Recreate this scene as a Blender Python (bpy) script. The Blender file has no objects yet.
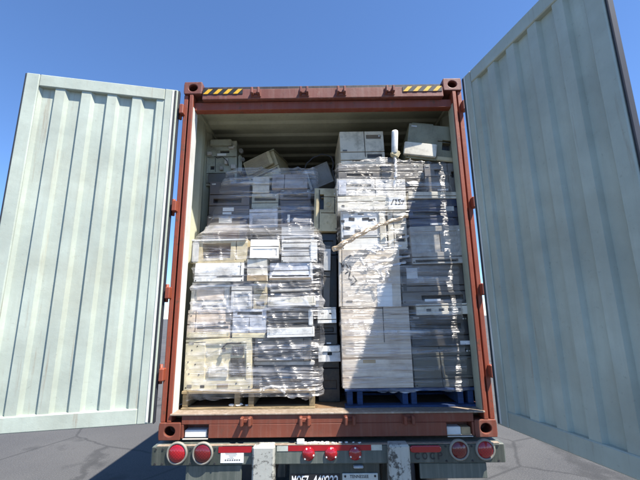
import bpy, bmesh, math, random
from mathutils import Vector, Matrix, noise, Euler
R = math.radians
random.seed(7)
sc = bpy.context.scene
col = sc.collection

# ---------------------------------------------------------------- camera
CX, CY, CZ, PITCH, ROLL, YAW, FPX = -.0257, -2.803, .8656, .2076, -.0117, -.0042, 358.17
fw = Vector((math.sin(YAW)*math.cos(PITCH), math.cos(YAW)*math.cos(PITCH), math.sin(PITCH)))
_r = Vector((math.cos(YAW), -math.sin(YAW), 0)); _u = _r.cross(fw)
rr = _r*math.cos(ROLL)+_u*math.sin(ROLL); uu = -_r*math.sin(ROLL)+_u*math.cos(ROLL)
cam = bpy.data.objects.new('camera', bpy.data.cameras.new('camera')); col.objects.link(cam)
cam.matrix_world = Matrix(((rr.x, uu.x, -fw.x, CX), (rr.y, uu.y, -fw.y, CY), (rr.z, uu.z, -fw.z, CZ), (0, 0, 0, 1)))
cam.data.sensor_width = 36; cam.data.lens = FPX/640*36; cam.data.clip_end = 3000; cam.data.clip_start = .05
sc.camera = cam

# ---------------------------------------------------------------- light
SUN = Vector((-1.35, 1.0, -2.9)).normalized()
world = bpy.data.worlds.new('World'); sc.world = world; world.use_nodes = True
wn = world.node_tree; bg = wn.nodes['Background']
sky = wn.nodes.new('ShaderNodeTexSky'); sky.sky_type = 'NISHITA'; sky.sun_disc = False
sky.sun_elevation = math.asin(-SUN.z); sky.sun_rotation = math.atan2(-SUN.x, -SUN.y)
sky.altitude = 1500; sky.air_density = 1.0; sky.dust_density = 0; sky.ozone_density = 10
wn.links.new(sky.outputs[0], bg.inputs[0]); bg.inputs[1].default_value = .115
sun = bpy.data.objects.new('sun', bpy.data.lights.new('sun', 'SUN')); col.objects.link(sun)
sun.rotation_euler = SUN.to_track_quat('-Z', 'Y').to_euler(); sun.location = (6, -6, 12)
sun.data.energy = 5; sun.data.angle = R(.5); sun.data.color = (1, .95, .87)
sc.view_settings.view_transform = 'Standard'; sc.view_settings.look = 'None'
sc.view_settings.exposure = 1.18; sc.view_settings.gamma = 1

sc.cycles.max_bounces = 6; sc.cycles.diffuse_bounces = 3; sc.cycles.glossy_bounces = 2; sc.cycles.transparent_max_bounces = 6
GROUND = -1.2

# ---------------------------------------------------------------- helpers
def W(px, py, y):                                   # photo pixel -> point at depth y
    d = fw+rr*((px-320)/FPX)-uu*((py-240)/FPX)
    return Vector((CX, CY, CZ))+d*((y-CY)/d.y)
def XAT(px, z, y):                                  # x of photo column px at height z, depth y
    py = 240.
    for _ in range(6):
        p = W(px, py, y); q = W(px, py+1, y)
        py += (z-p.z)/(q.z-p.z)
    return W(px, py, y).x
def ZAT(py, y, px=320): return W(px, py, y).z

def tag(o, label=None, cat=None, group=None, kind=None):
    if label: o['label'] = label
    if cat: o['category'] = cat
    if group: o['group'] = group
    if kind: o['kind'] = kind
    return o
def empty(name, loc=(0, 0, 0), rot=(0, 0, 0), parent=None):
    o = bpy.data.objects.new(name, None); col.objects.link(o)
    o.location = loc; o.rotation_euler = [R(a) for a in rot]; o.empty_display_size = .05
    if parent: o.parent = parent
    return o
class MB:
    def __init__(s): s.bm = bmesh.new()
    def box(s, x0, x1, y0, y1, z0, z1, bev=0, mi=0, rot=None, seg=1):
        c = Vector(((x0+x1)/2, (y0+y1)/2, (z0+z1)/2))
        t = bmesh.new(); bmesh.ops.create_cube(t, size=1)
        bmesh.ops.scale(t, vec=(abs(x1-x0), abs(y1-y0), abs(z1-z0)), verts=t.verts)
        if bev: bmesh.ops.bevel(t, geom=t.edges[:], offset=bev, segments=seg, affect='EDGES', clamp_overlap=True)
        if rot: bmesh.ops.rotate(t, cent=(0, 0, 0), matrix=Euler([R(a) for a in rot]).to_matrix(), verts=t.verts)
        bmesh.ops.translate(t, vec=c, verts=t.verts)
        s.add(t, mi); return s
    def add(s, t, mi=0):
        for f in t.faces: f.material_index = mi
        me = bpy.data.meshes.new('t'); t.to_mesh(me); t.free(); s.bm.from_mesh(me); bpy.data.meshes.remove(me)
    def cyl(s, a, b, r0, r1=None, n=16, mi=0, cap=True):
        a, b = Vector(a), Vector(b); d = b-a; r1 = r0 if r1 is None else r1
        t = bmesh.new(); bmesh.ops.create_cone(t, cap_ends=cap, segments=n, radius1=r0, radius2=r1, depth=d.length)
        bmesh.ops.transform(t, matrix=Matrix.Translation((a+b)/2) @ d.to_track_quat('Z', 'Y').to_matrix().to_4x4(), verts=t.verts)
        for f in t.faces:
            if len(f.verts) == 4: f.smooth = True
        s.add(t, mi); return s
    def lathe(s, prof, c, axis='y', n=28, mi=0):     # prof: (radius, along-axis)
        rows = []
        for (r_, h) in prof:
            row = []
            for k in range(n):
                a = 2*math.pi*k/n
                v = {'y': (r_*math.cos(a), h, r_*math.sin(a)), 'x': (h, r_*math.cos(a), r_*math.sin(a)), 'z': (r_*math.cos(a), r_*math.sin(a), h)}[axis]
                row.append(s.bm.verts.new(Vector(v)+Vector(c)))
            rows.append(row)
        for i in range(len(rows)-1):
            for k in range(n):
                f = s.bm.faces.new((rows[i][k], rows[i][(k+1) % n], rows[i+1][(k+1) % n], rows[i+1][k])); f.smooth = True; f.material_index = mi
        return s
    def prism(s, poly, y0, y1, mi=0):                # poly in x,z extruded along y
        a = [s.bm.verts.new((x, y0, z)) for x, z in poly]; b = [s.bm.verts.new((x, y1, z)) for x, z in poly]
        fs = [s.bm.faces.new(a), s.bm.faces.new(b[::-1])]
        for i in range(len(a)):
            j = (i+1) % len(a); fs.append(s.bm.faces.new((a[j], a[i], b[i], b[j])))
        for f in fs: f.material_index = mi
        return s
    def tube(s, pts, rad, n=8, mi=0):
        rows = []
        for i, p in enumerate(pts):
            p = Vector(p); d = (Vector(pts[min(i+1, len(pts)-1)])-Vector(pts[max(i-1, 0)])).normalized()
            q = d.to_track_quat('Z', 'Y'); r_ = rad[i] if isinstance(rad, (list, tuple)) else rad
            rows.append([s.bm.verts.new(p+q @ Vector((r_*math.cos(6.2832*k/n), r_*math.sin(6.2832*k/n), 0))) for k in range(n)])
        for i in range(len(rows)-1):
            for k in range(n):
                f = s.bm.faces.new((rows[i][k], rows[i][(k+1) % n], rows[i+1][(k+1) % n], rows[i+1][k])); f.smooth = True; f.material_index = mi
        for rw in (rows[0][::-1], rows[-1]):
            f = s.bm.faces.new(rw); f.material_index = mi
        return s
    def build(s, name, mats, parent=None, loc=(0, 0, 0), bevel=0, smooth=False):
        bmesh.ops.recalc_face_normals(s.bm, faces=s.bm.faces[:])
        me = bpy.data.meshes.new(name); s.bm.to_mesh(me); s.bm.free()
        for m in (mats if isinstance(mats, (list, tuple)) else [mats]): me.materials.append(M[m])
        o = bpy.data.objects.new(name, me); col.objects.link(o); o.location = loc
        if parent: o.parent = parent
        if smooth:
            for p in me.polygons: p.use_smooth = True
        if bevel:
            b = o.modifiers.new('bevel', 'BEVEL'); b.width = bevel; b.segments = 2; b.limit_method = 'ANGLE'; b.angle_limit = R(40)
        return o
def part(name, mats, parent, boxes, bev=0, bevel=0):
    m = MB()
    for b in boxes: m.box(*b, bev=bev)
    return m.build(name, mats, parent, bevel=bevel)

# ---------------------------------------------------------------- materials
M = {}
def nodes(name):
    m = bpy.data.materials.new(name); m.use_nodes = True; M[name] = m
    nt = m.node_tree; return m, nt, nt.nodes['Principled BSDF'], lambda t, **k: mk(nt, t, **k)
def mk(nt, t, **k):
    n = nt.nodes.new('ShaderNode'+t)
    for a, v in k.items():
        if a.startswith('i_'): n.inputs[a[2:]].default_value = v
        else: setattr(n, a, v)
    return n
def coords(nt, scale=(1, 1, 1), rot=(0, 0, 0), rnd=True):
    tc = mk(nt, 'TexCoord'); mp = mk(nt, 'Mapping'); mp.inputs['Scale'].default_value = scale; mp.inputs['Rotation'].default_value = rot
    nt.links.new(tc.outputs['Object'], mp.inputs['Vector'])
    if rnd:
        oi = mk(nt, 'ObjectInfo'); mu = mk(nt, 'Math', operation='MULTIPLY'); mu.inputs[1].default_value = 17.3
        nt.links.new(oi.outputs['Random'], mu.inputs[0]); nt.links.new(mu.outputs[0], mp.inputs['Location'])
    return mp.outputs['Vector']
def ntex(nt, vec, scale, detail=5, rough=.6, dist=0):
    n = mk(nt, 'TexNoise'); n.inputs['Scale'].default_value = scale; n.inputs['Detail'].default_value = detail
    n.inputs['Roughness'].default_value = rough; n.inputs['Distortion'].default_value = dist
    nt.links.new(vec, n.inputs['Vector']); return n.outputs['Fac']
def ramp(nt, fac, *stops):
    r = mk(nt, 'ValToRGB'); e = r.color_ramp.elements
    while len(e) < len(stops): e.new(.5)
    for i, (p, c) in enumerate(stops):
        e[i].position = p; e[i].color = c if len(c) == 4 else (*c, 1)
    nt.links.new(fac, r.inputs[0]); return r.outputs[0]
def g(v): return (v, v, v)
def mixc(nt, fac, a, b, mode='MIX'):
    m = mk(nt, 'MixRGB', blend_type=mode)
    for k, v in ((0, fac), (1, a), (2, b)):
        if isinstance(v, (int, float)): m.inputs[k].default_value = v
        elif isinstance(v, tuple): m.inputs[k].default_value = (*v, 1)[:4]
        else: nt.links.new(v, m.inputs[k])
    return m.outputs[0]
def bump(nt, bs, h, strength, dist=.002):
    b = mk(nt, 'Bump'); b.inputs['Strength'].default_value = strength; b.inputs['Distance'].default_value = dist
    nt.links.new(h, b.inputs['Height']); nt.links.new(b.outputs[0], bs.inputs['Normal'])

def plastic(name, c, rough=.42, dirt=.68, dcol=(.12, .095, .06), spec=.5):
    m, nt, bs, _ = nodes(name)
    v = coords(nt)
    tone = ramp(nt, ntex(nt, v, 3.1, 3), (.3, tuple(x*.84 for x in c)), (.7, tuple(min(1, x*1.08) for x in c)))
    gr = ntex(nt, v, 7, 5, .72)
    fac = ramp(nt, gr, (.46, g(0)), (.74, g(dirt)))
    v2 = coords(nt, (26, 26, 3.2))
    scuff = ramp(nt, ntex(nt, v2, 1.6, 4, .7), (.60, g(0)), (.70, g(dirt*.55)))
    c1 = mixc(nt, fac, tone, dcol); c2 = mixc(nt, scuff, c1, tuple(x*.45 for x in c))
    nt.links.new(c2, bs.inputs['Base Color'])
    rr_ = ramp(nt, gr, (.3, g(rough*.85)), (.8, g(min(1, rough*1.5)))); nt.links.new(rr_, bs.inputs['Roughness'])
    bump(nt, bs, ntex(nt, v, 260, 2), .12, .001)
    bs.inputs['Specular IOR Level'].default_value = spec
    return m
plastic('white_plastic', (.78, .77, .72)); plastic('cream_plastic', (.74, .65, .43), dirt=.45); plastic('beige_plastic', (.54, .45, .265)); plastic('warm_ivory', (.72, .62, .45))
plastic('peach_plastic', (.68, .56, .44)); plastic('pink_grey_plastic', (.50, .44, .41)); plastic('mid_warm_plastic', (.24, .23, .21)); plastic('ivory_plastic', (.74, .69, .57))
plastic('light_grey_plastic', (.54, .53, .50)); plastic('blue_grey_plastic', (.60, .62, .67)); plastic('mid_grey_plastic', (.125, .115, .10))
plastic('green_grey_plastic', (.38, .385, .30)); plastic('olive_grey_plastic', (.245, .23, .14)); plastic('charcoal_plastic', (.042, .039, .036), rough=.38)
plastic('black_plastic', (.018, .018, .021), rough=.35); plastic('navy_plastic', (.025, .034, .08), rough=.35); plastic('purple_grey_plastic', (.105, .09, .088))
plastic('brown_inside', (.16, .065, .035)); plastic('tan_card', (.50, .36, .20), rough=.85, dirt=.3); plastic('carton_white', (.72, .64, .53), rough=.75, dirt=.55, dcol=(.25, .18, .12))
plastic('dark_green_grey', (.10, .10, .082)); plastic('slate_plastic', (.20, .18, .155)); plastic('dull_grey_plastic', (.46, .435, .39)); plastic('label_white', (.82, .82, .80), rough=.6, dirt=.12); plastic('label_yellow', (.55, .47, .09), rough=.6, dirt=.2)
plastic('grille_tan', (.30, .23, .15)); plastic('metal_grey', (.42, .43, .43), rough=.3); plastic('ink_black', (.02, .02, .022), rough=.7, dirt=0)
plastic('debris_white', (.75, .74, .70), rough=.7, dirt=.2); plastic('rubber', (.022, .022, .024), rough=.75, dirt=.35, dcol=(.12, .11, .09))

def steel(name, c, rust=.5, chip=(.28, .20, .15), rough=.55, dust=(.42, .35, .30), dustf=.35, cs=16, c0=.61):
    m, nt, bs, _ = nodes(name)
    v = coords(nt)
    tone = ramp(nt, ntex(nt, v, 2.2, 4), (.3, tuple(x*.78 for x in c)), (.7, tuple(min(1, x*1.12) for x in c)))
    vs = coords(nt, (30, 30, 1.6))
    st = ramp(nt, ntex(nt, vs, 1, 6, .65), (.48, g(0)), (.72, g(dustf)))
    c1 = mixc(nt, st, tone, dust)
    ch = ramp(nt, ntex(nt, v, cs, 9, .75), (c0, g(0)), (c0+.05, g(rust)))
    c2 = mixc(nt, ch, c1, chip)
    dk = ramp(nt, ntex(nt, v, 34, 6, .7), (.62, g(0)), (.70, g(rust*.8)))
    c3 = mixc(nt, dk, c2, (.035, .022, .016))
    nt.links.new(c3, bs.inputs['Base Color'])
    rg = ramp(nt, ntex(nt, v, 9, 5), (.3, g(rough*.8)), (.7, g(min(1, rough*1.3)))); nt.links.new(rg, bs.inputs['Roughness'])
    bump(nt, bs, ntex(nt, v, 22, 8, .7), .35, .004)
    return m
steel('rail_red', (.24, .05, .021), rust=.75, chip=(.12, .055, .03), dustf=.10, cs=11, c0=.575); steel('header_dusty', (.17, .05, .034), rust=.3, dustf=.15)
steel('rail_shade', (.025, .02, .022), rust=.2, dustf=.12)  # shade on the header's top face, put into a dark base colour
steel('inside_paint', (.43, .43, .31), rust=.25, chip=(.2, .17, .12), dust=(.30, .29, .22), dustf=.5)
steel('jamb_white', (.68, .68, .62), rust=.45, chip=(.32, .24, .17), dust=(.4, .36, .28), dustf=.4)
steel('door_paint_base', (.42, .465, .395), rust=.25, chip=(.30, .27, .21), dust=(.36, .38, .31), dustf=.5)
steel('sill_top', (.26, .20, .145), rust=.7, chip=(.26, .13, .07), dust=(.6, .55, .48))
steel('bumper_grey', (.09, .104, .088), rust=.45, chip=(.07, .06, .045), dust=(.24, .24, .20), dustf=.4)
steel('plate_green', (.045, .052, .041), rust=.4, chip=(.04, .035, .03), dust=(.15, .15, .12))
steel('post_white', (.42, .42, .37), rust=1, chip=(.07, .065, .055), dust=(.33, .31, .26), dustf=.75, cs=9, c0=.515); steel('sill_red', (.17, .043, .022), rust=.6, chip=(.13, .05, .03), dust=(.26, .19, .15), dustf=.2, cs=8, c0=.56)
steel('chassis_dark', (.04, .045, .043), rust=.5, chip=(.08, .045, .025)); steel('bare_bright', (.62, .55, .47), rust=.3)

m = M.pop('door_paint_base'); m.name = 'door_paint'; M['door_paint'] = m; nt = m.node_tree; bs = nt.nodes['Principled BSDF']
src = bs.inputs['Base Color'].links[0].from_socket; v = coords(nt, (9, 9, .55)); v2 = coords(nt, (1, 1, 1)); v3 = coords(nt, (3, 3, 40), (0, R(12), 0))
run = ramp(nt, ntex(nt, v, 1.6, 8, .7), (.60, g(0)), (.74, g(.6))); c = mixc(nt, run, src, (.20, .105, .05))
c = mixc(nt, ramp(nt, ntex(nt, v2, 1.7, 7, .65), (.45, g(0)), (.75, g(.45))), c, (.27, .26, .19)); c = mixc(nt, ramp(nt, ntex(nt, v3, .9, 6, .6), (.70, g(0)), (.74, g(.25))), c, (.16, .12, .09))
nt.links.new(c, bs.inputs['Base Color'])
def simple(name, c, rough=.5, metal=0, **k):
    m, nt, bs, _ = nodes(name); v = coords(nt)
    t = ramp(nt, ntex(nt, v, 12, 6, .7), (.3, tuple(x*.75 for x in c)), (.7, tuple(min(1, x*1.1) for x in c)))
    nt.links.new(t, bs.inputs['Base Color']); bs.inputs['Roughness'].default_value = rough; bs.inputs['Metallic'].default_value = metal
    bump(nt, bs, ntex(nt, v, 60, 4), k.get('b', .1), .001); return m
simple('hazard_yellow', (.75, .42, .02), .5); simple('hazard_black', (.015, .015, .017), .5)
simple('tape_red', (.34, .012, .018), .3); simple('tape_white', (.50, .52, .45), .3); simple('lens_rim', (.24, .225, .185), .5)
simple('gasket', (.02, .022, .03), .6); simple('galvanised', (.4, .4, .4), .35, .9); simple('plate_white', (.55, .56, .50), .4)
def lens(name, c):
    m, nt, bs, _ = nodes(name); v = coords(nt, (70, 70, 70), (0, R(45), 0), False)
    ck = mk(nt, 'TexVoronoi', feature='F1', distance='CHEBYCHEV'); ck.inputs['Scale'].default_value = 1.0; ck.inputs['Randomness'].default_value = 0; nt.links.new(v, ck.inputs['Vector'])
    nt.links.new(ramp(nt, ck.outputs['Distance'], (.1, tuple(x*1.1 for x in c)), (.6, tuple(x*.55 for x in c))), bs.inputs['Base Color'])
    bs.inputs['Roughness'].default_value = .12; bs.inputs['Coat Weight'].default_value = .6; bs.inputs['Coat Roughness'].default_value = .05
    bump(nt, bs, ck.outputs['Distance'], .5, .002)
lens('lens_red', (.36, .008, .014)); lens('lens_dark_red', (.15, .008, .010))
def wood(name, c, dark):
    m, nt, bs, _ = nodes(name); v = coords(nt, (3, 22, 26))
    n = ntex(nt, v, 1.5, 9, .7, .6)
    a = ramp(nt, n, (.3, dark), (.52, c), (.75, tuple(min(1, x*1.25) for x in c)))
    v2 = coords(nt); d = ramp(nt, ntex(nt, v2, 9, 7, .7), (.52, g(0)), (.72, g(.7)))
    nt.links.new(mixc(nt, d, a, dark), bs.inputs['Base Color']); bs.inputs['Roughness'].default_value = .85
    bump(nt, bs, n, .5, .004)
wood('pallet_wood', (.27, .20, .105), (.07, .05, .03)); wood('pallet_blue', (.02, .05, .135), (.014, .02, .035)); wood('floor_wood', (.20, .12, .06), (.06, .04, .025))
m, nt, bs, _ = nodes('carton_stained'); v = coords(nt, (1.2, 1.2, 30), (0, R(1.5), 0)); n = ntex(nt, v, 1.3, 8, .7, .4)
a = ramp(nt, n, (.36, (.22, .16, .11)), (.46, (.54, .45, .355)), (.60, (.72, .635, .52))); v2 = coords(nt)
nt.links.new(mixc(nt, ramp(nt, ntex(nt, v2, 5, 7, .7), (.5, g(0)), (.75, g(.6))), a, (.30, .22, .15)), bs.inputs['Base Color']); bs.inputs['Roughness'].default_value = .75; bump(nt, bs, n, .6, .004)
# ground
m, nt, bs, _ = nodes('asphalt'); v = coords(nt, rnd=False)
a = ramp(nt, ntex(nt, v, .35, 6), (.3, (.045, .045, .047)), (.7, (.085, .083, .08)))
b = mixc(nt, ramp(nt, ntex(nt, v, 60, 3, .8), (.45, g(0)), (.75, g(.6))), a, (.16, .155, .15)); nt.links.new(b, bs.inputs['Base Color'])
vo = mk(nt, 'TexVoronoi', feature='DISTANCE_TO_EDGE'); vo.inputs['Scale'].default_value = .45; wv = mixc(nt, .12, v, ntex(nt, v, 3, 5)); nt.links.new(wv, vo.inputs['Vector'])
b = mixc(nt, ramp(nt, vo.outputs['Distance'], (.003, g(.5)), (.012, g(0))), b, (.012, .012, .012)); b = mixc(nt, ramp(nt, ntex(nt, v, .9, 6, .6), (.58, g(0)), (.70, g(.7))), b, (.02, .02, .02)); nt.links.new(b, bs.inputs['Base Color'])
bs.inputs['Roughness'].default_value = .9; bump(nt, bs, ntex(nt, v, 90, 4), .6, .01)

def film_mat(name, lo, hi, tint, tilt, sz=34, seed=0.0, white=.55):
    m = bpy.data.materials.new(name); m.use_nodes = True; M[name] = m; nt = m.node_tree; nt.nodes.clear()
    def streak(rot, s, a, b, top):
        v = coords(nt, (.75*s, .75*s, sz*s), (0, R(rot), 0), False)
        ad = mk(nt, 'VectorMath', operation='ADD'); ad.inputs[1].default_value = (seed, seed*1.7, seed*.6+rot); nt.links.new(v, ad.inputs[0])
        return ramp(nt, ntex(nt, ad.outputs[0], 1.0, 4, .58, .25), (a, g(0)), (b, g(top)))
    s1 = streak(tilt, 1, .49, .70, 1); s2 = streak(-tilt*2.1-6, .8, .52, .74, .9); s3 = streak(tilt*3+12, .45, .52, .66, .8); s4 = streak(-38, .40, .54, .68, .7)
    add = mixc(nt, 1.0, s1, s2, 'SCREEN'); add = mixc(nt, 1.0, add, s3, 'SCREEN'); add = mixc(nt, 1.0, add, s4, 'SCREEN')
    vb = coords(nt, (1, 1, 1), (0, 0, 0), False); big = ramp(nt, ntex(nt, vb, 3.2, 4), (.34, g(.35)), (.60, g(1)))
    dens = mixc(nt, 1.0, add, big, 'MULTIPLY')
    fac = ramp(nt, dens, (0, g(lo)), (1, g(hi)))
    dif = mk(nt, 'BsdfDiffuse'); dif.inputs['Color'].default_value = (*tint, 1); trl = mk(nt, 'BsdfTranslucent'); trl.inputs['Color'].default_value = (*tint, 1)
    gl = mk(nt, 'BsdfGlossy'); gl.inputs['Roughness'].default_value = .27; gl.inputs['Color'].default_value = (.92, .90, .88, 1)
    tr = mk(nt, 'BsdfTransparent')
    m1 = mk(nt, 'MixShader'); m1.inputs[0].default_value = .35; nt.links.new(dif.outputs[0], m1.inputs[1]); nt.links.new(trl.outputs[0], m1.inputs[2])
    m2 = mk(nt, 'MixShader'); m2.inputs[0].default_value = 1-white; nt.links.new(m1.outputs[0], m2.inputs[1]); nt.links.new(gl.outputs[0], m2.inputs[2])
    m3 = mk(nt, 'MixShader'); nt.links.new(fac, m3.inputs[0]); nt.links.new(tr.outputs[0], m3.inputs[1]); nt.links.new(m2.outputs[0], m3.inputs[2])
    out = mk(nt, 'OutputMaterial'); nt.links.new(m3.outputs[0], out.inputs[0])
    bp = mk(nt, 'Bump'); bp.inputs['Strength'].default_value = 1; bp.inputs['Distance'].default_value = .03; nt.links.new(add, bp.inputs['Height'])
    for n in (gl, dif): nt.links.new(bp.outputs[0], n.inputs['Normal'])
    return m
film_mat('film_clear', .07, .78, (.86, .85, .86), 6, 15, 0, .68)
film_mat('film_tight', .05, .76, (.86, .84, .82), 3, 28, 4.2, .62)
film_mat('film_white', .62, .97, (.88, .87, .85), 20, 20, 9.1, .7)
film_mat('film_tan', .8, .98, (.60, .48, .33), 10, 20, 6.3, .8)

# ---------------------------------------------------------------- ground
o = MB().box(-400, 400, -400, 400, GROUND-.3, GROUND).build('ground', 'asphalt'); tag(o, kind='structure')

# ---------------------------------------------------------------- shipping container
con = empty('shipping_container', (0, 0, 0))
tag(con, 'rust red steel shipping container with both rear doors open and cargo inside', 'container')
LEN = 12.19; XI = 1.13
def corr_wall(xs, name):
    m = MB(); y = .10; prof = []
    sg = 1 if xs > 0 else -1
    xin, xout = abs(xs)-.036+.036, abs(xs)+.036
    while y < LEN-.12:
        prof += [(xin, y), (xin, y+.07), (xout, y+.138), (xout, y+.208)]; y += .276
    prof.append((xin, y))
    a = [m.bm.verts.new((sg*x, yy, .17)) for x, yy in prof]; b = [m.bm.verts.new((sg*x, yy, 2.80)) for x, yy in prof]
    for i in range(len(a)-1): m.bm.faces.new((a[i], a[i+1], b[i+1], b[i]))
    o = m.build(name, ['inside_paint', 'rail_red'], con)
    s = o.modifiers.new('s', 'SOLIDIFY'); s.thickness = .003; s.offset = 0
    return o
corr_wall(-1.165, 'side_wall'); corr_wall(1.165, 'side_wall')
m = MB(); prof = []; y = .12
while y < LEN-.1:                                    # roof: ribs run across
    prof += [(y, 2.79), (y+.10, 2.79), (y+.125, 2.768), (y+.23, 2.768), (y+.255, 2.79)]; y += .2555
a = [m.bm.verts.new((-1.212, p, q)) for p, q in prof]; b = [m.bm.verts.new((1.212, p, q)) for p, q in prof]
for i in range(len(a)-1): m.bm.faces.new((a[i], a[i+1], b[i+1], b[i]))
o = m.build('roof', 'inside_paint', con); s = o.modifiers.new('s', 'SOLIDIFY'); s.thickness = .003
part('front_wall', 'inside_paint', con, [(-1.16, 1.16, LEN-.1, LEN-.06, .1, 2.8)])
fl = MB().box(-1.16, 1.16, .12, LEN-.1, .12, .171).build('floor', 'floor_wood', con)
part('side_rail', 'rail_red', con, [(-1.219, -1.175, .17, LEN-.17, .02, .168)]); part('side_rail', 'rail_red', con, [(1.175, 1.219, .17, LEN-.17, .02, .168)])
part('top_rail', 'inside_paint', con, [(-1.219, -1.150, .11, LEN-.17, 2.735, 2.766), (-1.219, -1.2125, .17, LEN-.17, 2.767, 2.86)]); part('top_rail', 'inside_paint', con, [(1.150, 1.219, .11, LEN-.17, 2.735, 2.766), (1.2125, 1.219, .17, LEN-.17, 2.767, 2.86)])
# rear corner posts: stepped section, white left reveal, right one painted darker for its shade
for sg in (-1, 1):
    m = MB()
    for (xa, xb, ya, yb) in ((1.180, 1.217, .012, .15), (1.166, 1.179, .030, .15), (XI+.002, 1.165, 0, .10)):
        m.box(sg*xa, sg*xb, ya, yb, .118, 2.777, bev=.004)
    po = m.build('corner_post', 'rail_red', con)
    part('post_reveal', 'jamb_white' if sg < 0 else 'inside_paint', po, [(sg*(XI-.002), sg*(XI+.0015), .012, .118, .172, 2.66)])  # right side swaps white for a darker paint to carry its shade
    for z in (.45, 1.05, 1.75, 2.62):               # hinge lugs on the post
        part('hinge_lug', 'rail_red', po, [(sg*1.200, sg*1.236, -.035, .03, z-.045, z+.045)], bev=.006)
# header: proud upper band, recessed lower band, top strip with shade in its colour
hd = part('header', 'header_dusty', con, [(-1.056, 1.056, 0, .09, 2.722, 2.822)], bev=.006)
part('header_lower', 'rail_red', con, [(-1.135, 1.135, .042, .11, 2.645, 2.7205)], bev=.004)
part('header_cap', 'rail_shade', con, [(-1.056, 1.056, .02, .16, 2.823, 2.86)], bev=.006)
# sill
sl = MB()
for (xa, xb, za, zb) in ((-1.056, 1.056, .104, .164), (-.858, .858, .012, .1035), (-1.056, -1.04, .012, .1035), (1.04, 1.056, .012, .1035)):
    sl.box(xa, xb, 0, .11, za, zb, bev=.003)
sl.box(-1.04, 1.04, .095, .109, .012, .1035)
sl = sl.build('sill', 'sill_red', con)
part('sill_plate', 'sill_top', con, [(-1.14, 1.14, -.012, .119, .1655, .178)], bev=.003)
part('sill_lip', 'bare_bright', sl, [(-1.04, -.859, -.006, .004, .006, .0115)]); part('sill_lip', 'bare_bright', sl, [(.859, 1.04, -.006, .004, .006, .0115)])
part('pocket_block', 'debris_white', sl, [(-1.035, -.875, .02, .09, .012, .062)], bev=.004); part('pocket_block', 'debris_white', sl, [(.862, .965, .02, .09, .012, .066)], bev=.004)
part('pocket_block', 'tan_card', sl, [(.968, 1.036, .02, .09, .012, .064)], bev=.004)
# corner castings with holes
def casting(sx, z0, y0):
    m = MB(); x0, x1 = sorted((sx*1.057, sx*1.2195)); d = .178; h = .118
    cx, cz = (x0+x1)/2, z0+h/2
    n = 24
    def ring(r_, yy, sq=False):
        out = []
        for k in range(n):
            a = 2*math.pi*(k+.5)/n; c, s_ = math.cos(a), math.sin(a)
            if sq:
                t = min((x1-x0)/2/abs(c), h/2/abs(s_)); out.append((cx+c*t, yy, cz+s_*t))
            else: out.append((cx+c*r_*1.15, yy, cz+s_*r_))
        return [m.bm.verts.new(p) for p in out]
    R0 = ring(0, y0, True); R1 = ring(.034, y0); R2 = ring(.034, y0+.03); R3 = ring(.05, y0+.031); R4 = ring(.05, y0+d-.03)
    S1 = ring(0, y0+d, True)
    for A, B in ((R0, R1), (R1, R2), (R2, R3), (R3, R4), (S1, R0)):
        for k in range(n): m.bm.faces.new((A[k], A[(k+1) % n], B[(k+1) % n], B[k]))
    m.bm.faces.new(R4); m.bm.faces.new(S1)
    return m.build('corner_casting', 'sill_red' if z0 < 1 else 'header_dusty', con, bevel=.006)
for sx in (-1, 1):
    for z0 in (0, 2.778):
        casting(sx, z0, -.004); casting(sx, z0, LEN-.178)
# hazard chevrons on the header
def hazard(x0, x1):
    m = MB(); za, zb = 2.772, 2.8205; m.box(x0, x1, -.004, -.0005, za, zb)
    o = m.build('hazard_strip', 'hazard_black', con); mm = MB(); n = 4; p = (x1-x0)/n
    for k in range(n):
        xa = x0+k*p+.004; mm.prism([(xa, za+.001), (xa+p*.45, za+.001), (min(x1-.001, xa+p*.95), zb-.001), (min(x1-.001, xa+p*.50), zb-.001)], -.0062, -.0045)
    mm.build('yellow_stripes', 'hazard_yellow', o)
hazard(-1.05, -.70); hazard(.70, 1.045)
# cam keepers
def keeper(x, z, top):
    m = MB()
    for dx in (-.028, .028):
        m.box(x+dx-.011, x+dx+.011, -.058, .002, z-.03, z+.03, bev=.006)
    m.box(x-.028, x+.028, -.020, .002, z-.012, z+.012, bev=.004)
    m.box(x-.045, x+.045, -.008, .002, z-.034, z+.034, bev=.003)
    m.build('cam_keeper', 'sill_red' if not top else 'header_dusty', con)
for x in (-.584, -.162, .162, .584):
    keeper(x, 2.775, True); keeper(x, .128, False)

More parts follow.
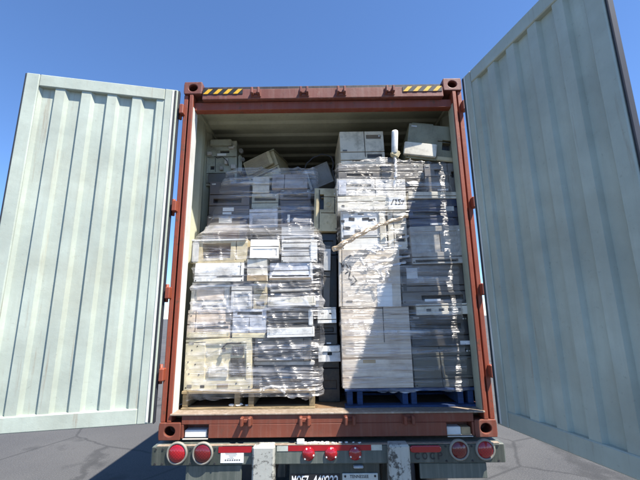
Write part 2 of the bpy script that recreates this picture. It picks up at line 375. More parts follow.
# doors: leaf built from the hinge edge outward (local x = across leaf, local y = inner face side -> 0)
def door(sx, ang, hinge):
    e = empty('door', hinge, (0, 0, 0), con)
    # local frame: u along leaf, n = inner face normal
    e.rotation_euler = (0, 0, ang)
    Wd, zb, zt = 1.145, .12, 2.80
    g0 = .022
    m = MB(); y = g0; prof = []
    f0, f1 = g0+.10, g0+Wd-.09
    p = f0; k = 0; step = (f1-f0)/5
    for k in range(5):
        prof += [(p, 0), (p+step*.34, 0), (p+step*.42, .028), (p+step*.88, .028)]; p += step
    prof.append((f1, 0))
    a = [m.bm.verts.new((u_, v_, zb+.10)) for u_, v_ in prof]; b = [m.bm.verts.new((u_, v_, zt-.10)) for u_, v_ in prof]
    for i in range(len(a)-1): m.bm.faces.new((a[i], a[i+1], b[i+1], b[i]))
    o = m.build('door_panel', 'door_paint', e, loc=(0, .012, 0)); s = o.modifiers.new('s', 'SOLIDIFY'); s.thickness = .004
    m = MB()
    m.box(g0, g0+.105, -.004, .048, zb, zt, bev=.006); m.box(g0+Wd-.095, g0+Wd, -.004, .048, zb, zt, bev=.006)
    m.box(g0+.106, g0+Wd-.096, -.002, .046, zb, zb+.105, bev=.006); m.box(g0+.106, g0+Wd-.096, -.002, .046, zt-.105, zt, bev=.006)
    m.build('door_frame', 'door_paint', e)
    gk = MB()
    gk.box(g0-.014, g0-.001, .006, .050, zb-.004, zt+.002, bev=.004); gk.box(g0+Wd+.001, g0+Wd+.014, .006, .050, zb-.004, zt+.002, bev=.004)
    gk.box(g0+.012, g0+.026, -.0095, -.0045, zb+.01, zt-.01, bev=.002); gk.box(g0+.02, g0+Wd-.02, .02, .04, zt+.001, zt+.012, bev=.004)
    gk.build('gasket', 'gasket', e)
    m = MB().box(g0+.030, g0+.046, -.0085, -.0042, zb+.012, zt-.012, bev=.0015); m.build('gasket_strip', 'jamb_white', e)
    for z in (.45, 1.05, 1.75, 2.62):
        m = MB(); m.box(-.006, g0+.12, .0485, .058, z-.04, z+.04, bev=.004); m.cyl((-.004, .045, z-.07), (-.004, .045, z+.07), .013); m.build('hinge', 'rail_red', e)
    for u_ in (.32, .86):
        m = MB(); m.cyl((g0+u_, .085, zb+.03), (g0+u_, .085, zt-.03), .017, n=12)
        for z in (zb+.25, 1.0, 1.6, zt-.25): m.box(g0+u_-.05, g0+u_+.05, .05, .104, z-.03, z+.03, bev=.005)
        m.box(g0+u_-.02, g0+u_+.36, .103, .118, 1.12, 1.16, bev=.004)
        m.build('lock_rod', 'galvanised', e)
    return e
# left leaf swung right back (about 166 deg), right leaf at about 104 deg
dl = door(-1, 0, (-1.236, -.02, 0)); dl.rotation_euler = (0, 0, R(180+13)); dl.scale = (1, -1, 1)
dr = door(1, 0, (1.168, -.10, 0)); dr.rotation_euler = (0, 0, R(-90+14)); dr.scale = (1, 1, 1)
dl['label'] = 'sunlit pale green left door swung fully back'; dr['label'] = 'shaded pale green right door swung out towards the viewer'

# ---------------------------------------------------------------- trailer chassis
tr = empty('chassis_trailer', (0, 1.6, GROUND)); tag(tr, 'grey green container chassis trailer with round red tail lamps under the container', 'trailer')
def tp(name, mats, boxes, bev=.004, parent=tr):
    m = MB()
    for b in boxes: m.box(b[0], b[1], b[2]-1.6, b[3]-1.6, b[4]-GROUND, b[5]-GROUND, bev=bev)
    return m.build(name, mats, parent)
FY = -.055                                             # front face of the rear crossbeam
tp('rear_crossbeam', 'bumper_grey', [(-1.235, 1.235, FY, .14, -.145, -.022)], .008)
tp('lamp_plate', 'plate_green', [(-1.225, -.735, FY-.006, FY-.0005, -.140, -.024)], .002); tp('lamp_plate', 'plate_green', [(.735, 1.225, FY-.006, FY-.0005, -.140, -.024)], .002)
tp('crossbeam_lip', 'sill_top', [(-1.20, 1.20, FY-.003, FY+.032, -.0215, -.017)], .001)
for i, (xa, xb) in enumerate(((-.520, -.366), (.415, .562))):
    tp('bumper_post', 'post_white', [(xa, xb, FY-.05, FY+.05, -.62, -.012)], .012)
tp('guard_bar', 'bumper_grey', [(-1.15, 1.15, FY-.04, FY+.06, -.74, -.625)], .01)
tp('number_plate_panel', 'plate_green', [(-.27, .36, FY+.03, FY+.04, -.36, -.15)], .002)
tp('lower_plate', 'bumper_grey', [(-.99, -.60, FY+.012, FY+.03, -.34, -.148)], .004); tp('lower_plate', 'bumper_grey', [(.635, 1.10, FY+.012, FY+.03, -.245, -.148)], .004)
tp('main_rail', 'chassis_dark', [(-.52, -.40, .15, 11.9, -.34, -.06)]); tp('main_rail', 'chassis_dark', [(.40, .52, .15, 11.9, -.34, -.06)])
for y in (2.0, 5.0, 8.0, 11.0): tp('cross_member', 'chassis_dark', [(-1.15, 1.15, y, y+.12, -.14, -.003)])
tp('landing_leg', 'chassis_dark', [(-.62, -.50, 9.4, 9.5, GROUND+.0, -.3)]); tp('landing_leg', 'chassis_dark', [(.50, .62, 9.4, 9.5, GROUND+.0, -.3)])
for y in (1.6, 2.9):
    m = MB().cyl((-1.1, y-1.6, .51), (1.1, y-1.6, .51), .06); m.build('axle', 'chassis_dark', tr)
    [tp('suspension', 'chassis_dark', [(q-.04, q+.04, y-.4, y+.4, -.72, -.345)]) for q in (-.46, .46)]
    for x in (-1.06, -.74, .74, 1.06):
        m = MB().lathe([(.27, -.12), (.46, -.13), (.51, -.09), (.51, .09), (.46, .13), (.27, .12)], (x, y-1.6, .51), 'x', 36)
        w = m.build('wheel', 'rubber', tr)
        m = MB().lathe([(.27, -.12), (.24, -.10), (.24, .0), (.10, .02), (.10, .09), (.001, .09)], (x, y-1.6, .51), 'x', 24); m.lathe([(.27, .12), (.24, .1), (.24, 0)], (x, y-1.6, .51), 'x', 24)
        m.build('rim', 'galvanised', w)
def at_tr(x, y, z): return (x, y-1.6, z-GROUND)
def lamp(x, z, r_, mat):
    m = MB().lathe([(r_+.012, .004), (r_+.011, -.010), (r_+.005, -.014), (r_-.002, -.012), (r_-.003, .002)], at_tr(x, FY-.006, z)); l = m.build('tail_lamp', 'lens_rim', tr)
    m = MB().lathe([(r_-.002, -.006), (r_-.01, -.014), (r_*.6, -.022), (r_*.25, -.025), (.0005, -.026)], at_tr(x, FY-.006, z)); m.build('lens', mat, l)
lamp(-1.05, -.062, .062, 'lens_red'); lamp(-.871, -.064, .062, 'lens_dark_red'); lamp(.912, -.058, .057, 'lens_dark_red'); lamp(1.092, -.058, .057, 'lens_red')
for x in (-.135, .022, .190):
    z = -.075
    m = MB().lathe([(.044, .004), (.044, -.010), (.040, -.014), (.030, -.020), (.012, -.026), (.0005, -.027)], at_tr(x, FY, z)); l = m.build('marker_lamp', 'lens_red', tr)
    for a in (90, 210, 330):
        a += 20*(x < 0); m = MB().cyl(at_tr(x+.036*math.cos(R(a)), FY-.012, z+.036*math.sin(R(a))), at_tr(x+.036*math.cos(R(a)), FY-.019, z+.036*math.sin(R(a))), .006, n=8); m.build('screw', 'debris_white', l)
def tape(xa, xb, za, zb, mat): return tp('reflective_tape', mat, [(xa, xb, FY-.0025 if abs(xa) < .7 else FY-.009, FY-.0003 if abs(xa) < .7 else FY-.0063, za, zb)], 0)
tape(-.762, -.53, -.062, -.024, 'tape_red'); tape(-.355, -.278, -.058, -.024, 'tape_white'); tape(-.277, .302, -.058, -.023, 'tape_red'); tape(.303, .378, -.058, -.023, 'tape_white')
m = MB()
pl = []
for cx, a0 in ((.765, -90), (.590, 90)):
    for k in range(9):
        a = R(a0+180*k/8); pl.append((cx+.022*math.cos(a), -.048-GROUND+.022*math.sin(a)))
m.prism(pl, FY-.022-1.6, FY-.0063-1.6); m.build('side_marker_lens', 'lens_red', tr, bevel=.006)
st = tp('sticker', 'label_white', [(-.745, -.585, FY-.009, FY-.0063, -.126, -.064)], 0)
# lettering
def text(s, x, z, h, y, mat, parent, name='lettering', width=None, off=Vector((0, 0, 0)), bold=.018):
    c = bpy.data.curves.new('txt', 'FONT'); c.body = s; c.size = 1; c.offset = bold
    t = bpy.data.objects.new('txt', c); col.objects.link(t)
    bpy.context.view_layer.update()
    me = bpy.data.meshes.new_from_object(t.evaluated_get(bpy.context.evaluated_depsgraph_get()))
    bpy.data.objects.remove(t); bpy.data.curves.remove(c)
    xs = [v.co.x for v in me.vertices]; ys = [v.co.y for v in me.vertices]
    x0, x1, y0, y1 = min(xs), max(xs), min(ys), max(ys); sy = h/(y1-y0); sx = sy if not width else width/(x1-x0)
    for v in me.vertices: v.co = Vector((x+(v.co.x-x0)*sx, y, z+(v.co.y-y0)*sy))-off
    me.materials.append(M[mat]); o = bpy.data.objects.new(name, me); col.objects.link(o); o.parent = parent
    return o
OFF = Vector((0, 1.6, GROUND))
for i, ch in enumerate('COCP'): text(ch, .602+i*.053, -.118, .046, FY-.0075, 'hazard_black', tr, width=.034, off=OFF)
text('MOEZ', -.252, -.285, .062, FY+.0265, 'label_white', tr, width=.118, off=OFF); text('440222', -.105, -.285, .062, FY+.0265, 'label_white', tr, width=.175, off=OFF)
tp('number_band', 'hazard_black', [(-.262, .085, FY+.0272, FY+.0295, -.30, -.213)], 0)
npl = tp('license_plate', 'plate_white', [(.098, .345, FY+.018, FY+.0285, -.350, -.210)], .003)
text('TENNESSEE', .150, -.238, .020, FY+.017, 'hazard_black', npl, width=.130, off=OFF)
for x in (.118, .325): m = MB().cyl(at_tr(x, FY+.012, -.226), at_tr(x, FY+.0175, -.226), .007, n=8); m.build('screw', 'hazard_black', npl)
m = MB().box(.175, .245, FY-.012-1.6, FY+.03-1.6, -.170-GROUND, -.155-GROUND, bev=.006); m.build('plate_lamp', 'metal_grey', tr)
mm = MB()
for k in range(7): mm.box(-.715+k*.016, -.704+k*.016, FY-.0098-1.6, FY-.0091-1.6, -.112-GROUND, -.104-GROUND)
for k in range(5):
    mm.box(-.715+random.random()*.05, -.66+random.random()*.06, FY-.0098-1.6, FY-.0091-1.6, -.098+k*.008-GROUND, -.0965+k*.008-GROUND)
mm.build('sticker_print', 'mid_grey_plastic', st)
for x in (-.785, -.955, -1.15, -1.2, .82, 1.0, 1.18):
    for z in (-.036, -.128): MB().cyl(at_tr(x, FY-.0055, z), at_tr(x, FY-.011, z), .007, n=8).build('bolt', 'ink_black', tr)
# ---------------------------------------------------------------- devices
def relief(w, h, d, cells, lean=0, wedge=0):
    us = {0., 1.}; vs = {0., 1.}
    for c in cells: us |= {c[0], c[2]}; vs |= {c[1], c[3]}
    us = sorted(us); vs = sorted(vs); m = MB(); bm = m.bm
    nu, nv = len(us)-1, len(vs)-1
    D = [[0.]*nv for _ in range(nu)]; K = [[0]*nv for _ in range(nu)]
    for i in range(nu):
        for j in range(nv):
            uc, vc = (us[i]+us[i+1])/2, (vs[j]+vs[j+1])/2
            for c in cells:
                if c[0] < uc < c[2] and c[1] < vc < c[3]: D[i][j] = c[4]; K[i][j] = c[5] if len(c) > 5 else 0
    X = lambda i: (us[i]-.5)*w
    Z = lambda j: vs[j]*h
    def V(x, y, z): return bm.verts.new((x, y+(lean*(z/h))*(1-min(1, max(0, y/d))), z-wedge*(1-min(1, max(0, y/d)))*(z/h)))
    def quad(*p, k=0):
        f = bm.faces.new([V(*q) for q in p]); f.material_index = k
    for i in range(nu):
        for j in range(nv):
            y = D[i][j]; quad((X(i), y, Z(j)), (X(i+1), y, Z(j)), (X(i+1), y, Z(j+1)), (X(i), y, Z(j+1)), k=K[i][j])
    for i in range(nu+1):
        for j in range(nv):
            a = D[i-1][j] if i > 0 else None; b = D[i][j] if i < nu else None
            if a is None: quad((X(i), b, Z(j)), (X(i), b, Z(j+1)), (X(i), d, Z(j+1)), (X(i), d, Z(j)))
            elif b is None: quad((X(i), a, Z(j)), (X(i), d, Z(j)), (X(i), d, Z(j+1)), (X(i), a, Z(j+1)))
            elif abs(a-b) > 1e-6: quad((X(i), a, Z(j)), (X(i), b, Z(j)), (X(i), b, Z(j+1)), (X(i), a, Z(j+1)), k=0)
    for j in range(nv+1):
        for i in range(nu):
            a = D[i][j-1] if j > 0 else None; b = D[i][j] if j < nv else None
            if a is None: quad((X(i), b, Z(j)), (X(i), d, Z(j)), (X(i+1), d, Z(j)), (X(i+1), b, Z(j)))
            elif b is None: quad((X(i), a, Z(j)), (X(i+1), a, Z(j)), (X(i+1), d, Z(j)), (X(i), d, Z(j)))
            elif abs(a-b) > 1e-6: quad((X(i), a, Z(j)), (X(i+1), a, Z(j)), (X(i+1), b, Z(j)), (X(i), b, Z(j)))
    for i in range(nu):
        for j in range(nv): quad((X(i), d, Z(j)), (X(i), d, Z(j+1)), (X(i+1), d, Z(j+1)), (X(i+1), d, Z(j)))
    bmesh.ops.remove_doubles(bm, verts=bm.verts[:], dist=1e-5)
    return m

def dev(name, label, cat, px0, px1, z0, z1, y, d, mat, feats=(), rot=(0, 0, 0), group=None, lean=0, wedge=0, bev=.011, dark='black_plastic'):
    if rot == (0, 0, 0): rot = (0, random.uniform(-1, 1), random.uniform(-2.6, 2.6))
    feats = list(feats)
    if cat in ('printer', 'office machine', 'copier') and z1-z0 > .13:
        rnd = random.Random(label)
        k = rnd.random()
        if k < .5: feats += [('btn', .90, .93-.06, .006, 'label_white'), ('btn', .94, .93-.06, .006, 'green_grey_plastic')]
        if k > .35: feats += [('lab', .05, .90, .05+rnd.uniform(.06, .12), .94, 'mid_grey_plastic' if 'white' in mat or 'ivory' in mat or 'cream' in mat or 'peach' in mat else 'light_grey_plastic')]
        feats += [('scr', .03, .05), ('scr', .97, .05)]
        if k > .6: feats += [('lab', rnd.uniform(.3, .5), .05, rnd.uniform(.55, .66), .11, 'label_white')]
    if cat == 'printer' and z1 < 1.52 and not lean:
        rnd = random.Random(label+'y'); lean = rnd.uniform(0, .035); y += rnd.uniform(-.015, .025)
    zm = (z0+z1)/2
    x0, x1 = XAT(px0, zm, y), XAT(px1, zm, y)
    w, h = x1-x0-random.uniform(.004, .014), z1-z0
    e = empty(name, ((x0+x1)/2, y, z0), rot); tag(e, label, cat, group)
    return fill(e, w, h, d, mat, feats, lean, wedge, bev, dark)
def fill(e, w, h, d, mat, feats, lean=0, wedge=0, bev=.006, dark='black_plastic'):
    cells = []; later = []
    gw = .007
    for f in feats:
        k = f[0]
        if k == 'rec': cells.append((f[1], f[2], f[3], f[4], f[5], 1))
        elif k == 'rin': cells.append((f[1], f[2], f[3], f[4], f[5], 0))
        elif k == 'sh':
            u0, u1 = (f[2], f[3]) if len(f) > 2 else (0, 1); cells.append((u0, f[1]-gw/h/2, u1, f[1]+gw/h/2, .014, 1))
        elif k == 'sv':
            v0, v1 = (f[2], f[3]) if len(f) > 2 else (0, 1); cells.append((f[1]-gw/w/2, v0, f[1]+gw/w/2, v1, .014, 1))
        elif k == 'vent':
            cells.append((f[1], f[2], f[3], f[4], .018, 1)); later.append(f)
        else: later.append(f)
    b = relief(w, h, d, cells, lean, wedge).build('body', [mat, dark], e, bevel=bev)
    X = lambda u: (u-.5)*w
    Z = lambda v: v*h
    Lz = lambda v: lean*v
    scr = MB(); ns = 0
    for f in later:
        k = f[0]
        if k == 'vent':
            m = MB(); n = f[5]; vm = f[6] if len(f) > 6 else mat
            vert = len(f) > 7 and f[7]
            for i in range(n):
                t0, t1 = (i+.22)/n, (i+.78)/n
                if vert: m.box(X(f[1]+(f[3]-f[1])*t0), X(f[1]+(f[3]-f[1])*t1), .002+Lz(f[2]), .016+Lz(f[2]), Z(f[2])+.001, Z(f[4])-.001)
                else: m.box(X(f[1])+.001, X(f[3])-.001, .002+Lz(f[2]), .016+Lz(f[2]), Z(f[2]+(f[4]-f[2])*t0), Z(f[2]+(f[4]-f[2])*t1))
            m.build('vent_grille', vm, e)
        elif k == 'pan':                              # proud panel: u0 v0 u1 v1 proud mat name
            yb = Lz((f[2]+f[4])/2)
            m = MB().box(X(f[1]), X(f[3]), yb-f[5], yb+.004, Z(f[2]), Z(f[4]), bev=min(.006, f[5]*.6), seg=2); m.build(f[7] if len(f) > 7 else 'panel', f[6], e)
        elif k == 'lab':
            yb = Lz((f[2]+f[4])/2)
            m = MB().box(X(f[1]), X(f[3]), yb-.003, yb-.0004, Z(f[2]), Z(f[4])); m.build('label_sticker', f[5], e)
        elif k == 'tray':                             # u0 v0 u1 v1 projection mat
            m = MB(); xa, xb, za, zb = X(f[1]), X(f[3]), Z(f[2]), Z(f[4]); p = f[5]; t = min(.018, (zb-za)*.3)
            m.box(xa, xb, -p, -.0005, za, za+t, bev=.003); m.box(xa, xa+.016, -p+.002, -.0005, za+t+.0005, zb, bev=.003); m.box(xb-.016, xb, -p+.002, -.0005, za+t+.0005, zb, bev=.003)
            m.box(xa+.017, xb-.017, -p, -p+.014, za+t+.0005, zb-.004, bev=.003); m.box(xa+.017, xb-.017, -p+.016, -.001, za+t+.0005, za+(zb-za)*.62)
            m.build('paper_tray', f[6], e)
        elif k == 'lid':                              # overhang, thickness, mat   (sits on top)
            m = MB().box(-w/2-f[1], w/2+f[1], Lz(1)-f[1], d, h+.0005-wedge*0, h+f[2], bev=.006, seg=2); m.build('lid', f[3], e)
        elif k == 'btn':
            m = MB().cyl((X(f[1]), Lz(f[2])-.006, Z(f[2])), (X(f[1]), Lz(f[2])+.004, Z(f[2])), f[3], n=14); m.build('button', f[4], e)
        elif k == 'ring':
            m = MB().lathe([(f[3], .003), (f[3], -.006), (f[3]*.72, -.006), (f[3]*.7, .003)], (X(f[1]), Lz(f[2]), Z(f[2])), n=20); m.build('dial', f[4], e)
        elif k == 'scr':
            scr.cyl((X(f[1]), Lz(f[2])-.003, Z(f[2])), (X(f[1]), Lz(f[2])+.002, Z(f[2])), .0055, n=8); ns += 1
    if ns: scr.build('screws', 'ink_black', e)
    else: scr.bm.free()
    return e

zL = [.314, .698, .923, 1.147, 1.303, 1.506]
G = .003
YL = .125
# ---- pallets
def pallet(name, label, px0, px1, y, d, mat, nb, z0=.1725):
    x0, x1 = XAT(px0, .25, y), XAT(px1, .25, y); e = empty(name, ((x0+x1)/2, y, z0)); w = x1-x0; tag(e, label, 'pallet', None)
    H = .139
    for i in range(6):
        ya = i*(d-.10)/5
        m = MB().box(-w/2, w/2, ya, ya+.095, H-.02, H, bev=.003); m.build('deck_board', mat, e)
    for i in range(3):
        ya = i*(d-.10)/2
        m = MB().box(-w/2, w/2, ya, ya+.095, 0, .018, bev=.003); m.build('bottom_board', mat, e)
    for t in nb:
        xa = -w/2+t*(w-.045); m = MB().box(xa, xa+.042, .03, d-.03, .0185, H-.0205, bev=.002); m.build('stringer', mat, e)
    return e
pallet('wooden_pallet', 'weathered bare wood pallet under the left wrapped stack', 181, 315, .10, 1.0, 'pallet_wood', (.0, .41, .52, 1.0))
pallet('blue_pallet', 'blue painted wooden pallet under the right wrapped stack', 345, 478, .12, 1.0, 'pallet_blue', (.02, .10, .46, .53, .9, .98))

# ---- left stack, bottom row
dev('copier_chassis', 'large cream copier base with vents and screws on wooden pallet', 'copier', 184, 252.5, zL[0], zL[1]-G, YL, .75, 'cream_plastic',
    [('rin', .30, .18, .92, .90, .012), ('vent', .70, .66, .88, .84, 7, 'mid_grey_plastic', True), ('vent', .68, .24, .90, .60, 10, 'mid_grey_plastic', True), ('pan', .36, .24, .66, .46, .010, 'ivory_plastic'),
     ('rec', .38, .27, .64, .31, .018), ('sh', .93, .0, .3), ('lab', .05, .05, .12, .11, 'mid_grey_plastic'), ('lab', .50, .04, .66, .12, 'grille_tan'), ('lab', .25, .05, .31, .10, 'ink_black'),
     ('scr', .05, .55), ('scr', .10, .78), ('scr', .16, .50), ('scr', .07, .32), ('scr', .18, .86), ('scr', .95, .42), ('scr', .78, .12), ('scr', .22, .30)])
dev('printer', 'black ribbed printer at the bottom right of the left stack', 'printer', 253.5, 313, zL[0], .485, YL+.01, .6, 'charcoal_plastic',
    [('sh', .3), ('sh', .62), ('rec', .12, .36, .88, .56, .05), ('pan', .80, .1, .95, .9, .006, 'black_plastic'), ('lid', .012, .030, 'light_grey_plastic')])
dev('printer', 'dark grey slatted printer sitting on the black ribbed printer', 'printer', 254, 312, .519, zL[1]-G, YL+.02, .6, 'mid_grey_plastic',
    [('sh', .2), ('sh', .4), ('sh', .6), ('sh', .8), ('sv', .86), ('pan', .88, .08, .99, .92, .008, 'charcoal_plastic')])
cb = empty('loose_cable', W(224, 345, .10)); tag(cb, 'short black cable dangling over the top of the cream copier', 'cable')
pts = [W(x, y, .112)-cb.location for x, y in ((222, 349), (224, 346), (227, 343.5), (231, 343.2), (236, 343.6), (241, 343))]
MB().tube(pts, .006, 8).build('cord', 'rubber', cb); MB().box(-.012, .012, -.006, .014, -.052, -.02, bev=.004).build('plug', 'black_plastic', cb)
# row 2
dev('printer', 'cream printer with wide paper slot resting on the cream copier', 'printer', 187, 231, zL[1], zL[2]-G, YL, .6, 'peach_plastic',
    [('rec', .22, .32, .94, .43, .10), ('pan', .02, .02, .98, .22, .012, 'cream_plastic', 'base_strip'), ('lab', .24, .06, .42, .17, 'grille_tan'), ('lab', .70, .50, .88, .56, 'ink_black'), ('sh', .48), ('sv', .18, .22, 1), ('sh', .86),
     ('scr', .08, .4), ('scr', .08, .8)])
dev('office_machine', 'pale blue grey machine front between cream printer and dark printer', 'office machine', 232, 266, zL[1], zL[2]-G, YL, .55, 'blue_grey_plastic',
    [('pan', .0, .0, 1, .16, .008, 'cream_plastic', 'base_strip'), ('lab', .1, .05, .35, .12, 'mid_grey_plastic'), ('sh', .72), ('rec', .12, .80, .88, .92, .04), ('sv', .5, .16, .7)])
dev('printer', 'dark printer with long white paper tray, the lower of two', 'printer', 267.5, 314, zL[1], zL[2]-G, YL+.01, .6, 'mid_grey_plastic',
    [('rec', .05, .40, .93, .50, .08), ('tray', .0, .02, 1.03, .36, .06, 'white_plastic'), ('sh', .62), ('sh', .75), ('sh', .88), ('pan', .90, .4, 1.0, .96, .012, 'white_plastic', 'side_cover')])
# row 3
dev('printer', 'beige printer with pinkish tinted front in third row of left stack', 'printer', 190, 229.5, zL[2], zL[3]-G, YL, .55, 'ivory_plastic',
    [('rin', .1, .28, .93, .88, .010), ('pan', .16, .34, .86, .80, .006, 'peach_plastic'), ('rec', .05, .08, .95, .15, .05), ('sh', .93), ('lab', .1, .18, .3, .24, 'mid_grey_plastic')], rot=(0, 0, -1))
dev('small_case', 'small pale lilac case in third row of left stack', 'case', 230.5, 252, zL[2], 1.105, YL-.01, .4, 'light_grey_plastic',
    [('sh', .80), ('rin', .12, .14, .86, .66, .008), ('lab', .2, .68, .5, .74, 'label_white')], rot=(0, 0, 1.5))
dev('speaker_box', 'tan boxed unit wedged beside the pale lilac case', 'box', 252.8, 267.5, zL[2], zL[3]-G, YL+.03, .4, 'beige_plastic', [('sh', .55), ('vent', .2, .62, .8, .92, 5), ('rec', .2, .1, .8, .3, .03)])
dev('printer', 'dark printer with long white paper tray, the upper of two', 'printer', 269, 313.5, zL[2], zL[3]-G, YL+.01, .6, 'charcoal_plastic',
    [('rec', .05, .46, .93, .56, .08), ('tray', .0, .08, 1.06, .42, .07, 'ivory_plastic'), ('pan', .02, .62, .96, .72, .02, 'light_grey_plastic', 'exit_flap'), ('sh', .82)])
# row 4
dev('printer', 'low white printer with flat front in fourth row of left stack', 'printer', 194, 244, zL[3], zL[4]-G, YL-.01, .6, 'white_plastic', [('sh', .3), ('rec', .45, .20, .98, .27, .03), ('sv', .93, .3, 1)], lean=.015, rot=(0, 0, 1))
dev('carton', 'small bright cream carton with tan lower half', 'carton', 246.5, 267.5, zL[3], 1.325, YL-.02, .35, 'ivory_plastic', [('pan', .0, .0, 1, .26, .003, 'tan_card', 'lower_sleeve'), ('sh', .60), ('rin', .0, .62, 1, .64, .01)])
dev('printer', 'pale blue printer with tan lower strip in fourth row', 'printer', 268.5, 313, zL[3], zL[4]-G, YL-.005, .6, 'blue_grey_plastic', [('pan', .0, .02, .98, .17, .008, 'grille_tan', 'base_strip'), ('rec', .06, .22, .92, .30, .05), ('sh', .55), ('pan', .93, .2, 1.0, .98, .01, 'white_plastic', 'side_cover')])
# row 5
dev('printer', 'beige printer with a dark brown open cavity in fifth row', 'printer', 190, 248, zL[4], zL[5]-G, YL+.03, .75, 'beige_plastic',
    [('rec', .20, .20, .70, .84, .16), ('pan', .0, .93, .98, 1.0, .02, 'white_plastic', 'top_edge'), ('pan', .02, .04, .14, .9, .012, 'light_grey_plastic', 'side_cover'), ('sv', .80, .1, .93)], dark='brown_inside', rot=(0, 0, -2))
wz = dev('scanner_lid', 'bright white tapered cover lying between the fifth row printers', 'cover', 249.5, 279, 1.33, zL[5]-.01, YL-.03, .5, 'white_plastic', [('sh', .62), ('rin', .08, .1, .92, .5, .01)], lean=.05, rot=(0, 0, 4))
dev('printer', 'light grey printer with ribbed front at right of fifth row', 'printer', 280.5, 318, zL[4], zL[5]-.01, YL+.02, .75, 'light_grey_plastic', [('sh', .25), ('sh', .45), ('rec', .05, .55, .78, .65, .05), ('pan', .80, .1, 1.0, .85, .012, 'white_plastic', 'side_cover'), ('sh', .85)], lean=.02)
# recessed upper rows
YU = .47; z5 = zL[5]
dev('printer', 'dark printer with brown cavity and white label on upper left', 'printer', 205, 248, z5, 1.80, YU-.03, .7, 'purple_grey_plastic', [('rec', .06, .2, .78, .7, .12), ('lab', .30, .74, .62, .90, 'label_white'), ('pan', .82, .1, 1, .95, .012, 'navy_plastic', 'side_cover')], dark='brown_inside')
dev('slim_printer', 'flat black slim printer under the pale blue box', 'printer', 249, 280, z5, 1.672, YU-.04, .7, 'charcoal_plastic', [('sh', .35), ('sh', .7), ('rec', .1, .45, .9, .6, .05)])
dev('storage_box', 'pale blue boxy case high in the left stack', 'case', 249, 278, 1.675, 1.865, YU, .6, 'blue_grey_plastic', [('sh', .82), ('vent', .12, .2, .88, .65, 6)])
dev('slim_printer', 'flat light grey slim printer under the navy blue case', 'printer', 281, 315, z5, 1.672, YU-.06, .7, 'light_grey_plastic', [('sh', .5), ('rec', .08, .18, .9, .36, .05)], rot=(0, 0, 2))
dev('storage_box', 'navy blue case with white scribble high in the left stack', 'case', 280, 312, 1.675, 1.89, YU, .6, 'navy_plastic', [('sh', .78), ('rin', .1, .12, .9, .66, .01), ('lab', .22, .24, .30, .60, 'label_white')])
dev('printer', 'dull purple grey printer beneath the upended grey chassis', 'printer', 209, 250, 1.803, 2.155, YU+.02, .65, 'purple_grey_plastic', [('sh', .3), ('sh', .62), ('rec', .1, .38, .8, .5, .06), ('lab', .35, .14, .62, .24, 'label_white')])
dev('printer', 'green grey printer behind film below the pale carton', 'printer', 251, 279, 1.868, 2.025, YU+.02, .6, 'green_grey_plastic', [('sh', .4), ('rec', .1, .55, .9, .75, .06)])
dev('carton', 'small pale carton on the upper left stack below the tilted beige printer', 'carton', 252, 270, 2.028, 2.19, YU, .4, 'ivory_plastic', [('sh', .5)], rot=(0, 0, 3))
dev('printer', 'dark purple printer above the navy blue case', 'printer', 280, 311, 1.893, 2.06, YU+.01, .6, 'purple_grey_plastic', [('sh', .35), ('rec', .1, .5, .9, .7, .06)])
dev('bagged_machine', 'rounded pinkish grey machine bagged in film atop the left stack', 'machine', 271, 308, 2.063, 2.225, YU-.02, .5, 'pink_grey_plastic', [('rin', .1, .15, .9, .7, .008), ('sv', .35)], bev=.05, lean=.05)
# top loose items
e = dev('printer_chassis', 'grey green stripped printer chassis standing on end at upper left', 'printer', 207, 238, 2.158, 2.64, YU+.13, .4, 'green_grey_plastic',
    [('rin', .06, .30, .94, .62, .01), ('sv', .28, .3, .62), ('sh', .64), ('sh', .27), ('rec', .45, .72, .75, .78, .03), ('pan', .15, .86, .85, .99, .05, 'green_grey_plastic', 'top_block'), ('pan', .08, .03, .92, .24, .03, 'mid_grey_plastic', 'lower_block'),
     ('lab', .35, .66, .65, .71, 'label_white'), ('btn', .40, .12, .012, 'black_plastic'), ('btn', .58, .12, .016, 'black_plastic'), ('btn', .76, .14, .012, 'black_plastic'), ('rec', .12, .36, .25, .44, .03)], rot=(0, -2, 3))
hh = .482; ww = XAT(238, 2.4, YU+.13)-XAT(207, 2.4, YU+.13)
for (ua, ub, va, vb) in ((-.66, -.505, .12, .72), (.505, .62, .30, .70)):
    m = MB().box(ua*ww, ub*ww, .02, .3, va*hh, vb*hh, bev=.012, seg=2); m.build('side_bracket', 'green_grey_plastic', e)
for gx, gz, gr in ((-.60, .80, .035), (-.74, .70, .028), (-.72, .22, .03), (.60, .80, .022), (.66, .60, .018)):
    MB().lathe([(.001, -.004), (gr*.4, -.004), (gr*.45, .004), (gr*.8, .004), (gr*.82, -.006), (gr, -.006), (gr, .03)], (gx*ww, .03, gz*hh), n=18).build('gear', 'mid_warm_plastic', e)
for xa, xb, za, zb in ((-.46, -.30, .66, .74), (.30, .47, .34, .44), (.10, .22, .45, .58), (-.05, .06, .32, .40), (.22, .40, .80, .85)):
    MB().box(xa*ww, xb*ww, -.028, .006, za*hh, zb*hh, bev=.005).build('bracket', 'dull_grey_plastic', e)
MB().tube([Vector((-.2*ww, -.03, .62*hh)), Vector((-.1*ww, -.05, .56*hh)), Vector((.05*ww, -.04, .60*hh)), Vector((.2*ww, -.045, .50*hh)), Vector((.24*ww, -.035, .40*hh))], .004, 6).build('wire', 'rubber', e)
m = MB().box(-.78*ww, -.665*ww, .03, .25, .30*hh, .62*hh, bev=.012, seg=2); m.build('gear_housing', 'olive_grey_plastic', e)
